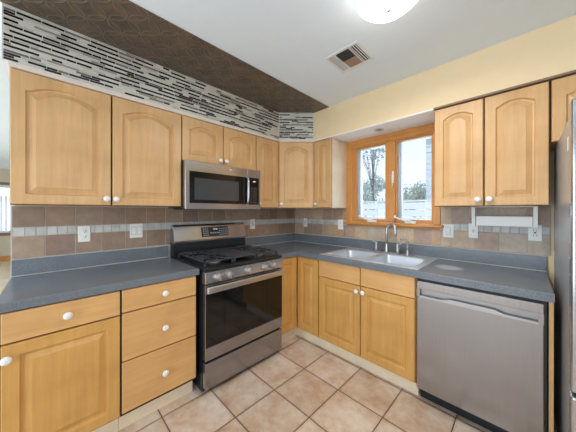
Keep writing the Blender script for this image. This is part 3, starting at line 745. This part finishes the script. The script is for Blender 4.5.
# front panel with recessed grip
m = MB(); F0, F1 = -.640, -.601
m.box(.008, .610, F0, F1, .106, .745, .004).box(.008, .026, F0, F1, .744, .800).box(.590, .610, F0, F1, .744, .800).box(.008, .610, F0, F1, .799, .851, .003)
dp = m.build('door', 'steel_v', t)
MB().box(.0265, .5895, F1-.008, F1, .7455, .7985).build('pocket_back', 'steel_dull', dp)
m = MB()
cs = [(.026, .799-.014), (.026, .746)]
def lipz(x):
    u = (x-.026)/.564; k = max(0, min(1, (min(u, 1-u)-.22)/.10)); k = k*k*(3-2*k)
    return .748+.030*0+(-.0)*k, k
bm = bmesh.new(); N = 40; prev = None
for i in range(N+1):
    x = .026+.564*i/N; _, k = lipz(x); zt = .752+.014*k
    pts = [(x, F0-.0005, .740), (x, F0-.0005, zt), (x, F0+.012, zt), (x, F0+.012, .740)]
    cur = [bm.verts.new(p) for p in pts]
    if prev:
        for j in range(4): bm.faces.new([prev[j], prev[(j+1) % 4], cur[(j+1) % 4], cur[j]])
    prev = cur
bmesh.ops.recalc_face_normals(bm, faces=bm.faces[:])
m.add(bm).build('pocket_handle_lip', 'steel', dp)
MB().box(.010, .620, -.560, -.52, .004, .098).build('kick_plate', 'black', t)

# ------------------------------------------------------------------ refrigerator
t = thing('refrigerator', (2.440, -.895, 0), 0, 'tall stainless bottom-freezer refrigerator with dark grey side at the right edge', 'refrigerator')
MB().box(.0, .88, .010, .80, .02, 1.738, .004).build('body', 'grey_dark', t)
for fx in (.06, .82):
    for fy in (.06, .74): MB().lathe([(.025, 0), (.025, .0205)], (fx, fy, 0), 'z', 14).build('foot', 'black', t)
MB().box(.006, .874, .002, .009, .03, 1.73).build('door_gasket', 'slot', t)
for nm, za, zb in (('freezer_door', .045, .585), ('upper_door', .600, 1.790)):
    d = MB().box(-.003, .883, -.060, .001, za, zb, .010, seg=3).build(nm, 'steel', t)
    zh = (.50, .52) if nm == 'freezer_door' else None
    if zh: MB().box(.06, .82, -.115, -.095, .50, .53, .007).box(.08, .11, -.096, -.0605, .503, .527).box(.77, .80, -.096, -.0605, .503, .527).build('door_handle', 'steel', d)
    else: MB().box(.79, .82, -.115, -.095, .75, 1.50, .007).box(.795, .815, -.096, -.0605, .78, .81).box(.795, .815, -.096, -.0605, 1.44, 1.47).build('door_handle', 'steel', d)
MB().box(.02, .10, .003, .09, 1.739, 1.765, .004).build('hinge_cover', 'grey_dark', t)
MB().box(-.0012, -.0002, .05, .085, 1.60, 1.66).build('care_label', 'label', t)

# ------------------------------------------------------------------ ceiling fixtures
t = thing('ceiling_light', (1.825, -1.25, H-.001), 0, 'round frosted dome ceiling light glowing white', 'ceiling light')
MB().lathe([(.158, 0), (.160, -.018), (.156, -.026), (.1, -.026), (.1, 0)], (0, 0, 0), 'z', 40).build('rim', 'white', t)
MB().lathe([(.158, -.0262), (.160, -.036), (.150, -.062), (.120, -.090), (.070, -.108), (.02, -.1145), (0, -.115)], (0, 0, 0), 'z', 40).build('dome', 'lamp', t)
MB().lathe([(.010, -.1155), (.010, -.120), (.006, -.128), (0, -.130)], (0, 0, 0), 'z', 16).build('finial', 'chrome', t)
ld = bpy.data.lights.new('ceiling_bulb', 'AREA'); ld.shape = 'DISK'; ld.size = .30; ld.energy = LAMP; ld.color = (1, .95, .87)
lo = bpy.data.objects.new('ceiling_bulb', ld); COL.objects.link(lo); lo.parent = t; lo.location = (0, 0, -.14)
t = thing('ceiling_vent', (1.395, -.893, H-.001), L90, 'white metal air vent with angled louvres in the ceiling', 'vent')
vx, vy = .128, .133
m = MB(); m.box(-vx, vx, -vy, -vy+.022, -.006, 0, .002).box(-vx, vx, vy-.022, vy, -.006, 0, .002).box(-vx, -vx+.022, -vy+.022, vy-.022, -.006, 0, .002).box(vx-.022, vx, -vy+.022, vy-.022, -.006, 0, .002)
m.box(-.106, .106, -.060, -.052, -.006, 0).box(-.106, .106, .052, .060, -.006, 0)
m.build('frame', 'vent', t)
MB().box(-.106, -.002, -.051, .051, -.0035, -.0005).build('duct_opening', 'vent_dark', t)
o = MB().box(.0, .106, -.051, .051, -.0035, -.0005).build('duct_opening', 'vent_brown', t); o['label'] = 'dusty tan half of the opening'
MB().box(-.106, .106, .061, .110, -.0025, -.0005).build('duct_opening', 'white_dim', t)
MB().box(-.106, .106, -.110, -.061, -.0025, -.0005).build('duct_opening', 'vent_dark', t)
for ys in ((.065, .080, .095), (-.105, -.088, -.072)):
    m = MB()
    for y in ys: m.prism([(y, -.0026), (y+.002, -.0026), (y+.004, -.007), (y+.002, -.007)], 'x', -.106, .106)
    m.build('louvres', 'vent', t)
m = MB()
for i in range(5): x = -.098+i*.021; m.prism([(x, -.0036), (x+.003, -.0036), (x+.008, -.009), (x+.005, -.009)], 'y', -.051, .051)
m.build('louvres', 'vent_dark', t)
t = thing('recessed_light', (1.30, -.185, 2.1230), 0, 'small round recessed light in the soffit above the sink window', 'recessed light')
MB().lathe([(.048, 0), (.048, -.003), (.040, -.005), (.034, -.001), (.030, -.0005)], (0, 0, 0), 'z', 28).build('trim_ring', 'plug', t)
MB().lathe([(.029, -.0005), (.026, -.004), (0, -.005)], (0, 0, 0), 'z', 24).build('lens', 'vent_brown', t)

# ------------------------------------------------------------------ outside
struct(box('ground', 'grass', -14, 14, .13, 30, -.6, -.55), 'lawn outside the window', 'ground')
t = thing('vinyl_fence', (0, 4.2, -.55), 0, 'white horizontal-board vinyl fence outside the window', 'fence')
m = MB()
for i in range(11): m.box(-9, 3.5, -.02, .02, .03+i*.19, .205+i*.19, .008)
m.build('boards', 'vinyl', t)
MB().box(-9, 3.5, -.035, .035, 2.125, 2.165, .006).build('top_rail', 'vinyl', t)
for i in range(6): MB().box(-8.9+i*2.45, -8.78+i*2.45, -.06, -.0405, 0, 2.20, .006).build('post', 'vinyl', t)
t = thing('neighbour_house', (-.22, 7.2, -.55), 0, 'pale blue-white sided house outside the right window pane', 'building')
m = MB()
m.box(0, 7, 0, 6, 0, 4.8)
for i in range(24): m.prism([(-.001, i*.2), (-.03, i*.2), (-.005, i*.2+.19)], 'x', -.03, 7.0)
for i in range(24): m.prism([(-.001, i*.2), (-.03, i*.2), (-.005, i*.2+.19)], 'y', 0, 6.0)
m.build('siding_wall', 'siding', t)
MB().prism([(-.30, 4.81), (7.30, 4.81), (3.5, 7.0)], 'y', -.4, 6.4).build('roof', 'roof', t)
def tree(x, y, h, rad, seed, lm, label, n=2600, trunk=.12, lo=.45):
    t = thing('tree', (x, y, -.55), 0, label, 'tree', 'trees outside the window'); r = random.Random(seed)
    br = MB(); br.tube([(0, 0, 0), (.05, 0, h*.35), (-.04, .03, h*.62), (.02, 0, h*.85)], [trunk, trunk*.8, trunk*.5, trunk*.2], 10)
    cl = []
    for k in range(16):
        a = r.uniform(0, 6.28); e = r.uniform(.15, 1); hh = h*r.uniform(lo, .95); q = rad*e*(1-.5*abs(hh/h-.65))
        c = Vector((math.cos(a)*q, math.sin(a)*q, hh)); cl.append((c, rad*r.uniform(.25, .42)))
        br.tube([(0, 0, hh*.6), tuple(c*.5+Vector((0, 0, hh*.35))), tuple(c)], [trunk*.35, trunk*.2, trunk*.08], 6)
    br.build('trunk', 'bark', t)
    bm = bmesh.new()
    for k in range(n):
        c, q = cl[k % 16]; v = Vector((r.gauss(0, 1), r.gauss(0, 1), r.gauss(0, .8))).normalized()*q*r.uniform(.35, 1.05)+c
        a = Vector((r.gauss(0, 1), r.gauss(0, 1), r.gauss(0, 1))).normalized(); b_ = a.orthogonal().normalized(); s1 = rad*.045*r.uniform(.7, 1.3)
        bm.faces.new([bm.verts.new(v+a*s1), bm.verts.new(v+b_*s1*.6), bm.verts.new(v-a*s1), bm.verts.new(v-b_*s1*.6)])
    MB().add(bm).build('foliage', lm, t); return t
tree(-6.6, 15, 4.6, 1.7, 1, 'leaf2', 'broad pale tree behind the fence seen through the left pane')
tree(-2.9, 14.5, 4.0, 1.5, 2, 'leaf', 'rounded green tree behind the fence seen through the right pane')
tree(-1.5, 5.6, 5.6, 1.1, 3, 'leaf2', 'slender tree close behind the fence near the window mullion', 1300, .03, .66)
